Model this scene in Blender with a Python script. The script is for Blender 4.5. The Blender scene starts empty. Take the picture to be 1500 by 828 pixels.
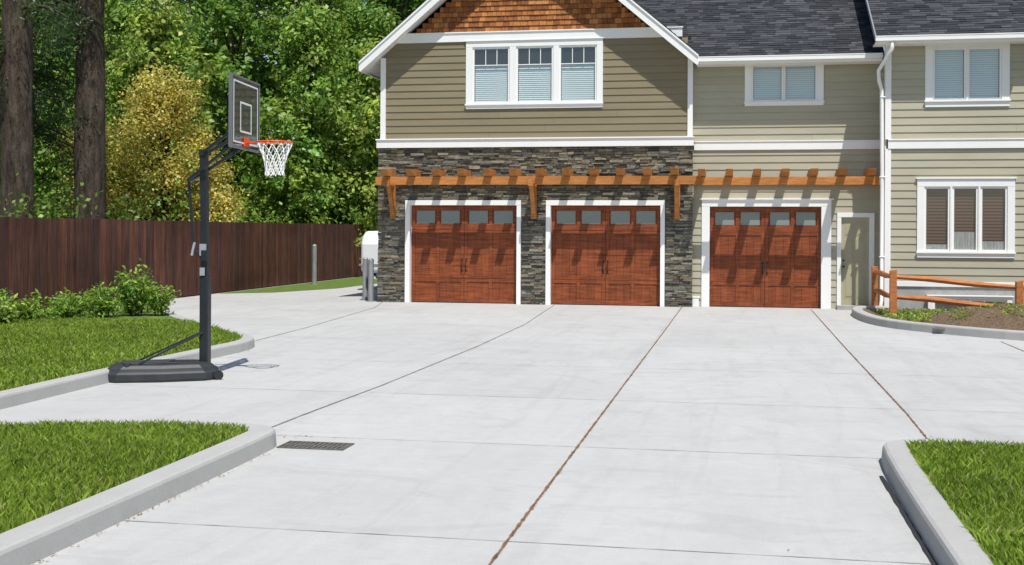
import bpy, bmesh, math, random
import numpy as np
from mathutils import Vector, Matrix
random.seed(7); rng=np.random.default_rng(7)
SC=bpy.context.scene
COL=SC.collection
# ------------------------------------------------------------------ materials
def M(name,col=(.5,.5,.5),rough=.6,attr=False,noise=None,noise2=None,bump=None,metal=0.0,transl=0.0,spec=0.5):
    m=bpy.data.materials.new(name); m.use_nodes=True; nt=m.node_tree; N=nt.nodes; L=nt.links
    bs=N['Principled BSDF']; bs.inputs['Roughness'].default_value=rough; bs.inputs['Metallic'].default_value=metal
    bs.inputs['Specular IOR Level'].default_value=spec
    tc=N.new('ShaderNodeTexCoord')
    if attr:
        a=N.new('ShaderNodeAttribute'); a.attribute_name='Col'; cur=a.outputs['Color']
    else:
        r=N.new('ShaderNodeRGB'); r.outputs[0].default_value=(*col,1); cur=r.outputs[0]
    def nz(scale,detail=6,rough=.6):
        mp=N.new('ShaderNodeMapping'); mp.inputs['Scale'].default_value=scale
        L.new(tc.outputs['Object'],mp.inputs['Vector'])
        n=N.new('ShaderNodeTexNoise'); n.inputs['Scale'].default_value=1; n.inputs['Detail'].default_value=detail; n.inputs['Roughness'].default_value=rough
        L.new(mp.outputs[0],n.inputs['Vector']); return n.outputs['Fac']
    for nn in (noise,noise2):
        if nn:
            fac=nz(nn[0]); mr=N.new('ShaderNodeMapRange'); mr.inputs['From Min'].default_value=.3; mr.inputs['From Max'].default_value=.7
            mr.inputs['To Min'].default_value=nn[1]; mr.inputs['To Max'].default_value=nn[2]; L.new(fac,mr.inputs['Value'])
            mx=N.new('ShaderNodeVectorMath'); mx.operation='SCALE'; L.new(cur,mx.inputs[0]); L.new(mr.outputs[0],mx.inputs['Scale']); cur=mx.outputs[0]
    L.new(cur,bs.inputs['Base Color'])
    if bump:
        fac=nz(bump[0],8,.65); b=N.new('ShaderNodeBump'); b.inputs['Strength'].default_value=bump[1]; b.inputs['Distance'].default_value=bump[2]
        L.new(fac,b.inputs['Height']); L.new(b.outputs[0],bs.inputs['Normal'])
    if transl>0:
        out=N['Material Output']; t=N.new('ShaderNodeBsdfTranslucent'); mx=N.new('ShaderNodeMixShader'); mx.inputs[0].default_value=transl
        L.new(cur,t.inputs[0]); L.new(bs.outputs[0],mx.inputs[1]); L.new(t.outputs[0],mx.inputs[2]); L.new(mx.outputs[0],out.inputs[0])
    return m
mWhite=M('white_trim_paint',(.86,.86,.83),.45,noise=((1.5,1.5,.6),.95,1.0))
mSidD=M('painted_siding',attr=True,rough=.75,noise=((.6,.6,2.5),.9,1.06),bump=((6,6,60),.25,.004),spec=.3)
mStone=M('ledge_stone',attr=True,rough=.9,noise=((14,14,22),.65,1.3),bump=((22,22,40),.9,.02),spec=.25)
mCedar=M('cedar_shingle',attr=True,rough=.8,noise=((40,40,3),.7,1.2),bump=((60,60,4),.5,.006),spec=.25)
mRoof=M('asphalt_shingle',attr=True,rough=.95,noise=((60,60,60),.6,1.4),bump=((90,90,90),.5,.004),spec=.2)
mDoor=M('mahogany_door',attr=True,rough=.55,noise=((2.2,3,26),.55,1.35),noise2=((9,9,1.5),.82,1.14),bump=((4,4,60),.15,.003),spec=.25)
mPerg=M('stained_cedar_beam',attr=True,rough=.65,noise=((4,4,30),.7,1.2),noise2=((1.2,6,6),.8,1.1),spec=.25)
mFence=M('brown_fence_board',attr=True,rough=.85,noise=((20,20,1.2),.5,1.45),noise2=((.5,.5,.9),.72,1.22),bump=((30,30,2),.4,.005),spec=.2)
mRail=M('rail_wood',attr=True,rough=.7,noise=((5,5,20),.7,1.25),bump=((10,10,20),.3,.006),spec=.25)
mDark=M('dark_interior',(.02,.02,.02),.9)
mBlindL=M('blind_light',(.66,.74,.74),.6)
mBlindB=M('blind_brown',(.10,.038,.022),.6)
mCurtain=M('curtain_fabric',(.42,.42,.40),.8,noise=((30,3,2),.6,1.2))
mBlk=M('black_powdercoat',(.015,.019,.023),.38,noise=((8,8,8),.8,1.2))
mBlkP=M('black_plastic',(.026,.028,.031),.5,noise=((4,4,4),.7,1.5),bump=((60,60,60),.2,.002))
mOrange=M('rim_orange',(.78,.10,.02),.4)
mNet=M('net_cord',(.85,.85,.83),.8)
mGal=M('galvanized',(.32,.33,.33),.5,metal=.3,noise=((9,9,3),.8,1.15))
mManDoor=M('door_paint',(.40,.37,.25),.5,spec=.3)
mLeaf=M('leaves',attr=True,rough=.45,transl=.42,spec=.5)
mGrassB=M('grass_blades',attr=True,rough=.6,transl=.4,spec=.25)
mSoilG=M('lawn_soil',(.10,.16,.02),.95,noise=((3,3,3),.7,1.25),noise2=((60,60,60),.5,1.4))
mBark=M('bark',(.095,.072,.055),.95,noise=((7,7,1.6),.3,1.5),bump=((9,9,1.8),1.0,.15),spec=.2)
mMulch=M('bark_mulch',(.15,.10,.06),.95,noise=((25,25,25),.4,1.7),bump=((40,40,40),1,.04))
mGround=M('ground_soil',(.06,.075,.025),.95,noise=((.6,.6,.6),.6,1.4),noise2=((15,15,15),.6,1.3))
mFound=M('foundation',(.36,.36,.34),.9,noise=((6,6,6),.85,1.1))
mTrailer=M('trailer_fiberglass',(.78,.79,.79),.3)
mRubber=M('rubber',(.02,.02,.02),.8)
mIron=M('cast_iron_grate',(.12,.11,.095),.7,noise=((20,20,20),.6,1.4))
mLitter=M('dry_leaves',attr=True,rough=.8,spec=.2)
mJointO=M('joint_with_debris',(.22,.125,.07),.9,noise=((3,5,8),.5,1.35),noise2=((60,60,60),.4,1.5),spec=.2)
mJointG=M('joint_groove',(.16,.155,.145),.9,noise=((6,6,6),.7,1.7),spec=.2)
mJointF=M('joint_fine',(.29,.285,.27),.9,noise=((1.5,1.5,6),.7,1.5),spec=.2)
def glass_mat(name,base,lo,hi,rough=.02,gc=(.9,.95,.97)):
    m=bpy.data.materials.new(name); m.use_nodes=True; nt=m.node_tree; N=nt.nodes; L=nt.links; N.clear()
    out=N.new('ShaderNodeOutputMaterial'); g=N.new('ShaderNodeBsdfGlossy'); g.inputs['Roughness'].default_value=rough; g.inputs[0].default_value=(*gc,1)
    t=N.new('ShaderNodeBsdfTransparent'); t.inputs[0].default_value=(*base,1)
    fr=N.new('ShaderNodeLayerWeight'); fr.inputs[0].default_value=.3
    ad=N.new('ShaderNodeMapRange'); ad.inputs[3].default_value=lo; ad.inputs[4].default_value=hi; L.new(fr.outputs['Facing'],ad.inputs[0])
    mx=N.new('ShaderNodeMixShader'); L.new(ad.outputs[0],mx.inputs[0]); L.new(t.outputs[0],mx.inputs[1]); L.new(g.outputs[0],mx.inputs[2]); L.new(mx.outputs[0],out.inputs[0])
    return m
mGlass=glass_mat('window_glass',(.92,.95,.95),.12,.4)
mBoard=glass_mat('backboard_acrylic',(.62,.68,.72),.18,.6,.05,(.55,.6,.66))
mFrost=M('frosted_lite',(.22,.25,.235),.25)
def concrete(name,base,rows):
    m=bpy.data.materials.new(name); m.use_nodes=True; nt=m.node_tree; N=nt.nodes; L=nt.links
    bs=N['Principled BSDF']; bs.inputs['Roughness'].default_value=.85; bs.inputs['Specular IOR Level'].default_value=.25
    tc=N.new('ShaderNodeTexCoord')
    if rows:
        a=N.new('ShaderNodeAttribute'); a.attribute_name='Col'; cur=a.outputs['Color']
    else:
        r=N.new('ShaderNodeRGB'); r.outputs[0].default_value=(*base,1); cur=r.outputs[0]
    def layer(cur,scale,lo,hi,det=6,f0=.3,f1=.7,rot=0,dist=.4):
        mp=N.new('ShaderNodeMapping'); mp.inputs['Scale'].default_value=scale; mp.inputs['Rotation'].default_value=(0,0,rot); L.new(tc.outputs['Object'],mp.inputs[0])
        n=N.new('ShaderNodeTexNoise'); n.inputs['Scale'].default_value=1; n.inputs['Detail'].default_value=det; n.inputs['Roughness'].default_value=.65; n.inputs['Distortion'].default_value=dist; L.new(mp.outputs[0],n.inputs[0])
        mr=N.new('ShaderNodeMapRange'); mr.inputs[1].default_value=f0; mr.inputs[2].default_value=f1; mr.inputs[3].default_value=lo; mr.inputs[4].default_value=hi; L.new(n.outputs[0],mr.inputs[0])
        mx=N.new('ShaderNodeVectorMath'); mx.operation='SCALE'; L.new(cur,mx.inputs[0]); L.new(mr.outputs[0],mx.inputs['Scale']); return mx.outputs[0],n.outputs[0]
    cur,_=layer(cur,(.35,.25,.3),.93,1.04)
    cur,_=layer(cur,(1.6,.7,1),.955,1.035,dist=1.2)
    cur,_=layer(cur,(7,5,7),.965,1.03,8)
    if rows:
        cur,_=layer(cur,(1.2,22,1),.97,1.02)
        cur,_=layer(cur,(2.4,.18,1),.95,1.01,4,.34,.48,.10,1.0)
        cur,_=layer(cur,(.5,.9,1),.94,1.0,9,.40,.47,.6,2.5)
    cur,f=layer(cur,(120,120,120),.90,1.08,2)
    L.new(cur,bs.inputs['Base Color'])
    b=N.new('ShaderNodeBump'); b.inputs['Strength'].default_value=.35; b.inputs['Distance'].default_value=.004; L.new(f,b.inputs['Height']); L.new(b.outputs[0],bs.inputs['Normal'])
    return m
mConc=concrete('driveway_concrete',None,True)
mCurb=concrete('curb_concrete',(.405,.40,.38),False)

# ------------------------------------------------------------------ mesh helpers
def finish(ob,mat,parent=None,bevel=0,smooth=False):
    COL.objects.link(ob)
    if mat: ob.data.materials.append(mat)
    if parent is not None:
        ob.parent=parent; ob.matrix_parent_inverse=Matrix.Translation(-parent.location)
    if bevel:
        b=ob.modifiers.new('bevel','BEVEL'); b.width=bevel; b.segments=2; b.limit_method='ANGLE'
    if smooth:
        ob.data.polygons.foreach_set('use_smooth',[True]*len(ob.data.polygons))
    return ob
def empty(name,loc=(0,0,0)):
    e=bpy.data.objects.new(name,None); e.location=loc; COL.objects.link(e); return e
class MB:
    def __init__(s): s.v=[];s.f=[];s.c=[]
    def poly(s,pts,col=(1,1,1)):
        i=len(s.v); s.v+= [tuple(p) for p in pts]; s.f.append(tuple(range(i,i+len(pts)))); s.c.append(col)
    def hexa(s,p,col=(1,1,1)):
        i=len(s.v); s.v+=[tuple(q) for q in p]
        for f in ((3,2,1,0),(4,5,6,7),(0,1,5,4),(1,2,6,5),(2,3,7,6),(3,0,4,7)):
            s.f.append(tuple(i+k for k in f)); s.c.append(col)
    def box(s,x0,x1,y0,y1,z0,z1,col=(1,1,1)):
        s.hexa([(x0,y0,z0),(x1,y0,z0),(x1,y1,z0),(x0,y1,z0),(x0,y0,z1),(x1,y0,z1),(x1,y1,z1),(x0,y1,z1)],col)
    def beam(s,a,b,w,h,col=(1,1,1),up=(0,0,1)):
        a=Vector(a);b=Vector(b);d=(b-a).normalized();u=d.cross(Vector(up)).normalized();t=u.cross(d)
        u*=w/2;t*=h/2
        s.hexa([a-u-t,a+u-t,b+u-t,b-u-t,a-u+t,a+u+t,b+u+t,b-u+t],col)
    def tube(s,pts,rs,n=10,col=(1,1,1),cap=True):
        pts=[Vector(p) for p in pts]
        if not hasattr(rs,'__len__'): rs=[rs]*len(pts)
        base=len(s.v); prev=None
        for k,p in enumerate(pts):
            d=(pts[min(k+1,len(pts)-1)]-pts[max(k-1,0)]).normalized()
            if prev is None: u=d.cross(Vector((0,0,1)) if abs(d.z)<.9 else Vector((1,0,0))).normalized()
            else: u=(prev-d*prev.dot(d)).normalized()
            prev=u; w=d.cross(u)
            for j in range(n):
                a=2*math.pi*j/n; s.v.append(tuple(p+(u*math.cos(a)+w*math.sin(a))*rs[k]))
        for k in range(len(pts)-1):
            for j in range(n):
                a=base+k*n+j;b=base+k*n+(j+1)%n; s.f.append((a,b,b+n,a+n)); s.c.append(col)
        if cap:
            s.f.append(tuple(base+j for j in range(n))[::-1]); s.c.append(col)
            s.f.append(tuple(base+(len(pts)-1)*n+j for j in range(n))); s.c.append(col)
    def rotz(s,c,ang,start=0):
        ca,sa=math.cos(ang),math.sin(ang)
        for i in range(start,len(s.v)):
            x,y,z=s.v[i]; x-=c[0];y-=c[1]; s.v[i]=(c[0]+x*ca-y*sa,c[1]+x*sa+y*ca,z)
    def obj(s,name,mat,parent=None,bevel=0,smooth=False):
        me=bpy.data.meshes.new(name); me.from_pydata(s.v,[],s.f); 
        ca=me.color_attributes.new('Col','FLOAT_COLOR','CORNER')
        arr=[]
        for f,c in zip(s.f,s.c): arr+= [c[0],c[1],c[2],1.0]*len(f)
        ca.data.foreach_set('color',arr); me.update()
        return finish(bpy.data.objects.new(name,me),mat,parent,bevel,smooth)
def npmesh(name,verts,k,cols,mat,parent=None):
    nf=len(verts)//k; me=bpy.data.meshes.new(name)
    me.vertices.add(len(verts)); me.vertices.foreach_set('co',verts.astype(np.float32).ravel())
    me.loops.add(len(verts)); me.loops.foreach_set('vertex_index',np.arange(len(verts),dtype=np.int32))
    me.polygons.add(nf); me.polygons.foreach_set('loop_start',np.arange(0,len(verts),k,dtype=np.int32))
    try: me.polygons.foreach_set('loop_total',np.full(nf,k,dtype=np.int32))
    except Exception: pass
    me.update(calc_edges=True)
    ca=me.color_attributes.new('Col','FLOAT_COLOR','CORNER')
    c=np.ones((nf,k,4),dtype=np.float32); c[:,:,:3]=cols[:,None,:]; ca.data.foreach_set('color',c.ravel())
    return finish(bpy.data.objects.new(name,me),mat,parent)
def tiles(mb,org,U,V,N,ulim,vmax,rowh,lenr,dep,colf,holes=(),taper=1.0,gap=.005,jit=0.0,split=False,back=0.0):
    org=Vector(org);U=Vector(U);V=Vector(V);N=Vector(N)
    v=0.0
    while v<vmax-1e-4:
        h=random.uniform(*rowh); ve=min(v+h,vmax)
        cuts=[v,ve]
        if split:
            for q in holes:
                for e in (q[2],q[3]):
                    if v+1e-3<e<ve-1e-3: cuts.append(e)
        cuts=sorted(cuts)
        for a,b in zip(cuts[:-1],cuts[1:]):
            mid=(a+b)/2; u0,u1=ulim(mid); segs=[(u0,u1)]
            for q in holes:
                if q[2]<mid<q[3]:
                    ns=[]
                    for s0,s1 in segs:
                        if q[1]<=s0 or q[0]>=s1: ns.append((s0,s1)); continue
                        if q[0]>s0: ns.append((s0,q[0]))
                        if q[1]<s1: ns.append((q[1],s1))
                    segs=ns
            for s0,s1 in segs:
                u=s0
                while u<s1-1e-4:
                    l=random.uniform(*lenr); ue=u+l
                    if ue>s1-lenr[0]*.35: ue=s1
                    d=random.uniform(*dep)
                    def dd(z): return d*(1-(1-taper)*((z-v)/h))
                    g=gap/2; A=org+U*(u+g)+V*(a+(g if not split else 0)); B=org+U*(ue-g)+V*(a+(g if not split else 0)); C=org+U*(ue-g)+V*(b-(g if not split else 0)); D=org+U*(u+g)+V*(b-(g if not split else 0))
                    J=lambda: Vector((random.uniform(-jit,jit),random.uniform(-jit,jit),random.uniform(-jit,jit)))
                    n0=N*dd(a); n1=N*dd(b); bk=N*(-back)
                    mb.hexa([A+n0+J(),B+n0+J(),B+bk,A+bk,D+n1+J(),C+n1+J(),C+bk,D+bk],colf())
                    u=ue
        v=ve
def polymesh(name,pts,z,mat,parent=None,thick=None):
    mb=MB(); mb.poly([(p[0],p[1],z if len(p)<3 else p[2]) for p in pts]); return mb.obj(name,mat,parent)
def jcol(c,a):
    k=random.uniform(1-a,1+a); return tuple(x*k for x in c)

# ------------------------------------------------------------------ ground, driveway
mb=MB(); mb.poly([(-400,-60,-.03),(400,-60,-.03),(400,500,-.03),(-400,500,-.03)]); mb.obj('ground',mGround)
xs=[-15,-11.6,-8.2,-4.15,-1.32,1.8,4.6,7.8,11,14]; ys=[-6,-2.4,.8,3.95,7.1,10.35,13.3,16.5,19.8,23.1,26.6,30.6,34.5,38.5,43,48]
mb=MB()
for i in range(len(xs)-1):
    for j in range(len(ys)-1):
        k=.455*random.uniform(.98,1.025); mb.poly([(xs[i],ys[j],0),(xs[i+1],ys[j],0),(xs[i+1],ys[j+1],0),(xs[i],ys[j+1],0)],(k,k*.995,k*.965))
mb.obj('driveway',mConc)
def strip(mb,pts,w,z,wob=0.0,jw=0.3,step=.12):
    P=[Vector(p) for p in pts]; out=[]
    for a,b in zip(P[:-1],P[1:]):
        n=max(1,int((b-a).length/step))
        for k in range(n): out.append(a.lerp(b,k/n))
    out.append(P[-1]); L=[];R=[]
    for k,p in enumerate(out):
        d=(out[min(k+1,len(out)-1)]-out[max(0,k-1)]).normalized(); nn=Vector((-d.y,d.x))
        o=random.uniform(-wob,wob); ww=w/2*random.uniform(1-jw,1+jw)
        L.append(p+nn*(o+ww)); R.append(p+nn*(o-ww))
    for k in range(len(out)-1):
        mb.poly([(R[k].x,R[k].y,z),(R[k+1].x,R[k+1].y,z),(L[k+1].x,L[k+1].y,z),(L[k].x,L[k].y,z)])
mb=MB()
strip(mb,[(-1.36,-5),(-1.34,8),(-1.32,14),(-1.29,22),(-1.27,30.2)],.020,.005,.002,.45,.05)
strip(mb,[(1.73,10.6),(1.78,13),(1.8,20),(1.87,30.2)],.02,.005,.002,.45,.05)
strip(mb,[(4.58,22.0),(4.56,16),(4.55,10.6)],.02,.005,.002,.4,.05)
mb.obj('expansion_joint',mJointO)
mb=MB()
strip(mb,[(-4.33,10.25),(-4.3,11.5),(-4.19,14),(-4.1,19),(-4.14,23.8),(-4.35,27.5),(-4.5,30.2)],.02,.005,.002,.4,.1)
strip(mb,[(-7.95,18.8),(-8.1,22),(-8.6,28),(-9.1,30.4)],.018,.005,.002,.4,.1)
mb.obj('control_joint',mJointG)
mb=MB()
for y in ys[2:-3]:
    strip(mb,[(-14.9,y+.06),(-4,y+.02),(4,y),(13,y-.02)],.009,.0035,.002,.6,.15)
mb.obj('control_joint',mJointF)
mb=MB(); strip(mb,[(1.128,-5),(1.128,5),(1.128,9.6)],.032,.006,.001,.25,.1); mb.obj('curb_joint_shadow',mRubber)  # flat dark strip stands in for the shadowed joint at the curb base
e=empty('storm_drain',(-3.58,9.92,0)); mb=MB(); mb.box(-3.86,-3.28,9.78,10.06,.002,.0045); mb.obj('pit',mDark,e)
mb=MB(); mb.box(-3.87,-3.27,9.76,9.78,.0,.010); mb.box(-3.87,-3.27,10.06,10.08,.0,.010); mb.box(-3.87,-3.85,9.78,10.06,.0,.010); mb.box(-3.29,-3.27,9.78,10.06,.0,.010)
for i in range(13): x=-3.835+i*.0425; mb.box(x,x+.027,9.78,10.06,.003,.009)
mb.box(-3.85,-3.29,9.91,9.93,.003,.0095)
mb.obj('grate',mIron,e)

def smooth_path(P,it=2):
    P=[Vector(p) for p in P]
    for _ in range(it):
        Q=[P[0]]
        for a,b in zip(P[:-1],P[1:]): Q+= [a.lerp(b,.25),a.lerp(b,.75)]
        Q.append(P[-1]); P=Q
    return P
def curb(name,outer,w,h,left=True,it=2):
    P=smooth_path(outer,it); sgn=1 if left else -1; inn=[]
    prof=[(0,0),(.012,h-.03),(.022,h-.01),(.045,h),(w-.03,h),(w-.008,h-.012),(w,h-.04),(w,0)]
    mb=MB(); rows=[]
    for k,p in enumerate(P):
        d0=(p-P[k-1]).normalized() if k>0 else None; d1=(P[k+1]-p).normalized() if k<len(P)-1 else None
        if d0 is None: d0=d1
        if d1 is None: d1=d0
        n0=Vector((-d0.y,d0.x)); n1=Vector((-d1.y,d1.x)); n=(n0+n1).normalized(); sc=1/max(.5,n.dot(n0)); n*=sgn*sc
        rows.append([(p.x+n.x*a,p.y+n.y*a,b) for a,b in prof]); inn.append(p+n*(w-.01))
    for r0,r1 in zip(rows[:-1],rows[1:]):
        for j in range(len(prof)-1):
            q=[r0[j],r0[j+1],r1[j+1],r1[j]]
            mb.poly(q if not left else q[::-1])
    mb.poly(rows[0]); mb.poly(rows[-1][::-1])
    mb.obj(name,mCurb)
    return inn
inFL=curb('concrete_curb',[(-3.86,-6),(-3.86,4),(-3.86,9.55),(-3.92,10.0),(-4.3,10.16),(-5.2,10.1),(-6.4,9.75),(-8.2,9.2),(-14.8,8.6)],.25,.15,True)
inML=curb('concrete_curb',[(-14.8,9.9),(-10,10.0),(-7.6,10.0),(-7.46,11.0),(-7.52,13),(-7.48,16.3),(-7.42,17.9),(-7.9,18.75),(-9.7,20.9),(-11.5,23.2),(-13.2,26.2),(-14.85,29.6)],.22,.15,True)
inR=curb('concrete_curb',[(1.15,-6),(1.15,4),(1.15,10.05),(1.28,10.5),(1.8,10.62),(6,10.66),(13.9,10.66)],.22,.15,False)
inP=curb('concrete_curb',[(3.5,29.5),(2.85,29.4),(2.62,28.4),(2.66,26.2),(3.0,24.6),(4.0,23.2),(5.2,22.1),(7.5,21.0),(13.9,20.4)],.24,.16,True)

def lawn(name,inner,close,dens,hgt,wid,region,z=.125,parent=None):
    pts=[(p.x,p.y) for p in inner]+close
    e=empty(name,(sum(p[0] for p in pts)/len(pts),sum(p[1] for p in pts)/len(pts),z))
    polymesh('turf',pts,z,mSoilG,e)
    x0,x1,y0,y1=region; n=int((x1-x0)*(y1-y0)*dens)
    X=rng.uniform(x0,x1,n); Y=rng.uniform(y0,y1,n)
    ins=np.zeros(n,bool); px=np.array([p[0] for p in pts]); py=np.array([p[1] for p in pts]); j=len(pts)-1
    for i in range(len(pts)):
        c=((py[i]>Y)!=(py[j]>Y)); dx=(px[j]-px[i])*(Y-py[i])/(py[j]-py[i]+1e-12)+px[i]; ins^=c&(X<dx); j=i
    X=X[ins];Y=Y[ins]; n=len(X)
    patch=(np.sin(X*2.1+np.sin(Y*1.7)*1.3)+np.sin(Y*2.7+X*.9)+np.sin(X*7+Y*5)*.5+np.sin(X*17-Y*13)*.5)/2.5
    H=hgt*rng.uniform(.5,1.3,n)*(1+.18*patch); W=wid*rng.uniform(.7,1.3,n); a=rng.uniform(0,2*np.pi,n); l=rng.uniform(0,2*np.pi,n); ln=H*rng.uniform(.1,.9,n)
    V=np.zeros((n,4,3)); ux=np.cos(a)*W;uy=np.sin(a)*W
    V[:,0]=np.stack([X-ux,Y-uy,np.full(n,z)],1); V[:,1]=np.stack([X+ux,Y+uy,np.full(n,z)],1)
    mx=X+np.cos(l)*ln*.35; my=Y+np.sin(l)*ln*.35
    V[:,2]=np.stack([mx+ux*.6+np.cos(l)*ln*.65,my+uy*.6+np.sin(l)*ln*.65,z+H],1); V[:,3]=np.stack([mx-ux*.8,my-uy*.8,z+H*.62],1)
    t=rng.uniform(0,1,n)[:,None]; C=np.array([.17,.30,.02])*(1-t)+np.array([.36,.45,.075])*t
    C*=(rng.uniform(.65,1.25,n)*(1+.14*patch))[:,None]
    dry=rng.uniform(0,1,n)<.035; C[dry]=np.array([.45,.42,.2])
    npmesh('grass_blades',V.reshape(-1,3),4,C,mGrassB,e)
    return e
lawn('lawn',inFL,[(-14.8,-6)],4300,.062,.0045,(-8.2,-4.05,5.2,10.2))
lawn('lawn',inML,[(-14.85,29.6)],1600,.07,.009,(-14.2,-7.4,10,21))
lawn('lawn',inR,[(13.9,-6)],4300,.062,.0045,(1.3,4.6,5.0,10.6))
# ------------------------------------------------------------------ leaves
def leafcloud(name,C,R,n_per,size,base,var,mat,parent,up=.35,elong=.62,norm=None,clumpvar=.3,flat=1.0):
    N=len(C); n=N*n_per
    cc=np.repeat(C,n_per,0); rr=np.repeat(R,n_per)
    off=rng.normal(0,1,(n,3)); off[:,2]*=flat; P=cc+off*rr[:,None]*.5
    nn=rng.normal(0,1,(n,3)); nn[:,2]+=up*2
    if norm is not None: nn+=np.repeat(norm,n_per,0)*1.3
    nn/=np.linalg.norm(nn,axis=1)[:,None]
    t=rng.normal(0,1,(n,3)); u=np.cross(nn,t); u/=np.linalg.norm(u,axis=1)[:,None]; w=np.cross(nn,u)
    s=size*rng.uniform(.6,1.3,n)[:,None]
    V=np.stack([P-u*s,P-w*s*elong+nn*s*.15,P+u*s,P+w*s*elong+nn*s*.15],1)
    b=np.array(base); k=np.repeat(rng.uniform(1-clumpvar,1+clumpvar,N),n_per)*rng.uniform(1-var,1+var,n)
    hue=np.repeat(rng.uniform(-1,1,N),n_per)[:,None]*np.array([.18,.0,-.1])+1
    npmesh(name,V.reshape(-1,3),4,b*k[:,None]*hue,mat,parent)
def tree(name,x,y,h,rad,base,lobes=16,clumps=24,leaves=45,size=.085,z0=.0,trunk_r=.18,lobe_r=(.9,1.6),low=.06,taper=.55):
    e=empty(name,(x,y,z0)); mb=MB()
    top=(x+random.uniform(-.3,.3),y,h*.85)
    mb.tube([(x,y,z0-.2),(x+.05,y,h*.3),(x-.1,y+.1,h*.6),top],[trunk_r,trunk_r*.75,trunk_r*.45,.04],8)
    cl=[];nm=[];rr=[]
    for i in range(lobes):
        f=(i+random.random())/lobes; z=h*(low+(.97-low)*f)
        prof=math.sin(math.pi*min(1,(f*.82+.16)))**.6*(1-taper*max(0,f-.5))
        a=i*2.4+random.uniform(-.6,.6); r=rad*prof*random.uniform(.35,.8)
        c=np.array([x+math.cos(a)*r,y+math.sin(a)*r,z]); lr=random.uniform(*lobe_r)*(1-.35*f)
        mb.tube([(x,y,max(.4,z*.7)),(x+(c[0]-x)*.5,y+(c[1]-y)*.5,z*.85+.1),tuple(c)],[trunk_r*.3,trunk_r*.2,.015],5)
        for _ in range(clumps):
            d=rng.normal(0,1,3); d[2]=d[2]*.9+.25; d/=np.linalg.norm(d)
            rr_=lr*rng.uniform(.55,1.12); cl.append(c+d*rr_*np.array([1,1,.8])); nm.append(d); rr.append(rng.uniform(.3,.62))
    mb.obj('trunk_and_limbs',mBark,e,smooth=True)
    leafcloud('crown',np.array(cl),np.array(rr),leaves,size,base,.35,mLeaf,e,norm=np.array(nm))
    return e
G1=(.19,.33,.05);G2=(.26,.40,.065);G3=(.16,.29,.055);G4=(.33,.45,.08)
spec=[(-31,46,15,3.2,G2),(-27.5,49,16,3.2,G1),(-24.3,45.5,14.5,3.0,G2),(-21.2,48.5,16,3.1,G1),(-18.2,50.5,15.5,3.0,G2),(-15.2,53,16,3.0,G1),(-12.0,54,15,3.0,G2),(-21.5,42,10.5,2.4,G4),(-25.5,40.5,9.5,2.4,G1),(-17.0,46.5,10.5,2.2,G2),(-29,38,12,2.8,G2),(-24.6,33.5,7.0,2.0,G4),(-23.3,44.0,12.5,2.5,G2),(-14.2,48.5,9.5,2.2,G4)]
for (x,y,h,r,g) in spec: tree('deciduous_tree',x,y,h,r,g,lobes=22,clumps=21,leaves=36,size=.112)
tree('golden_tree',-18.7,37.2,7.0,2.5,(.56,.48,.10),lobes=23,clumps=26,leaves=42,size=.06,lobe_r=(.6,1.0))
tree('golden_tree',-20.9,36.2,5.2,1.7,(.46,.46,.10),lobes=14,clumps=24,leaves=40,size=.06,lobe_r=(.5,.85))
C=[];Nn=[]
for i in range(4200):
    X=random.uniform(-52,2); Y=random.uniform(55,61); Z=random.uniform(.5,16.5)
    C.append((X,Y+math.sin(X*1.1)*1.2+math.sin(Z*.9+X)*.8,Z)); Nn.append((0,-1,.8))
leafcloud('forest',np.array(C),np.full(len(C),1.1),24,.25,(.22,.35,.055),.35,mLeaf,None,norm=np.array(Nn))
C=[];
for i in range(700):
    Y=random.uniform(20,50); X=random.uniform(-24,-16.2); C.append((X,Y,random.uniform(.2,2.6)+ (abs(X+16)*.12)))
leafcloud('undergrowth',np.array(C),np.full(len(C),.6),34,.075,(.2,.33,.05),.4,mLeaf,None)
def conifer(x,y,r,lean,zs):
    e=empty('pine_tree',(x,y,0)); mb=MB()
    hs=(-.3,.4,1.2,2,3,4,5,6,7.5,9,11,13,18,23)
    pts=[(x+lean*t*.1+random.uniform(-.02,.02),y,t) for t in hs]
    mb.tube(pts,[r*(1.35 if t<0 else 1.12 if t<1 else max(.1,1.03-t*.022)*(1+random.uniform(-.03,.03))) if t<20 else .06 for t in hs],20)
    C=[];Rr=[];
    for z,a,l in zs:
        p0=Vector((x,y,z)); d=Vector((math.cos(a),math.sin(a),0)); pr=[]
        for k in range(9):
            t=k/8; p=p0+d*l*t+Vector((0,0,.25*t-l*.28*t*t)); pr.append(p)
            if t>.2:
                for s in range(5):
                    q=p+Vector((random.uniform(-.35,.35),random.uniform(-.35,.35),-random.uniform(0,.75)*t)); C.append(tuple(q)); Rr.append(.3)
        mb.tube(pr,[.06*(1-k/9)+.008 for k in range(9)],5)
    mb.obj('trunk_and_branches',mBark,e,smooth=True)
    leafcloud('needles',np.array(C),np.array(Rr),28,.066,(.06,.11,.028),.4,mLeaf,e,up=0,elong=.25)
conifer(-17.55,27.0,.41,-.05,[(5.2+random.random()*10,random.uniform(.3,6.0),random.uniform(1.8,3.4)) for i in range(24)])
conifer(-17.1,29.6,.42,.02,[(6.8+random.random()*10,random.uniform(0,6.28),random.uniform(1.5,3.0)) for i in range(18)])
conifer(-20.3,29.5,.35,.02,[(4.4+random.random()*12,random.uniform(0,6.28),random.uniform(1.8,3.6)) for i in range(32)])
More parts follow.
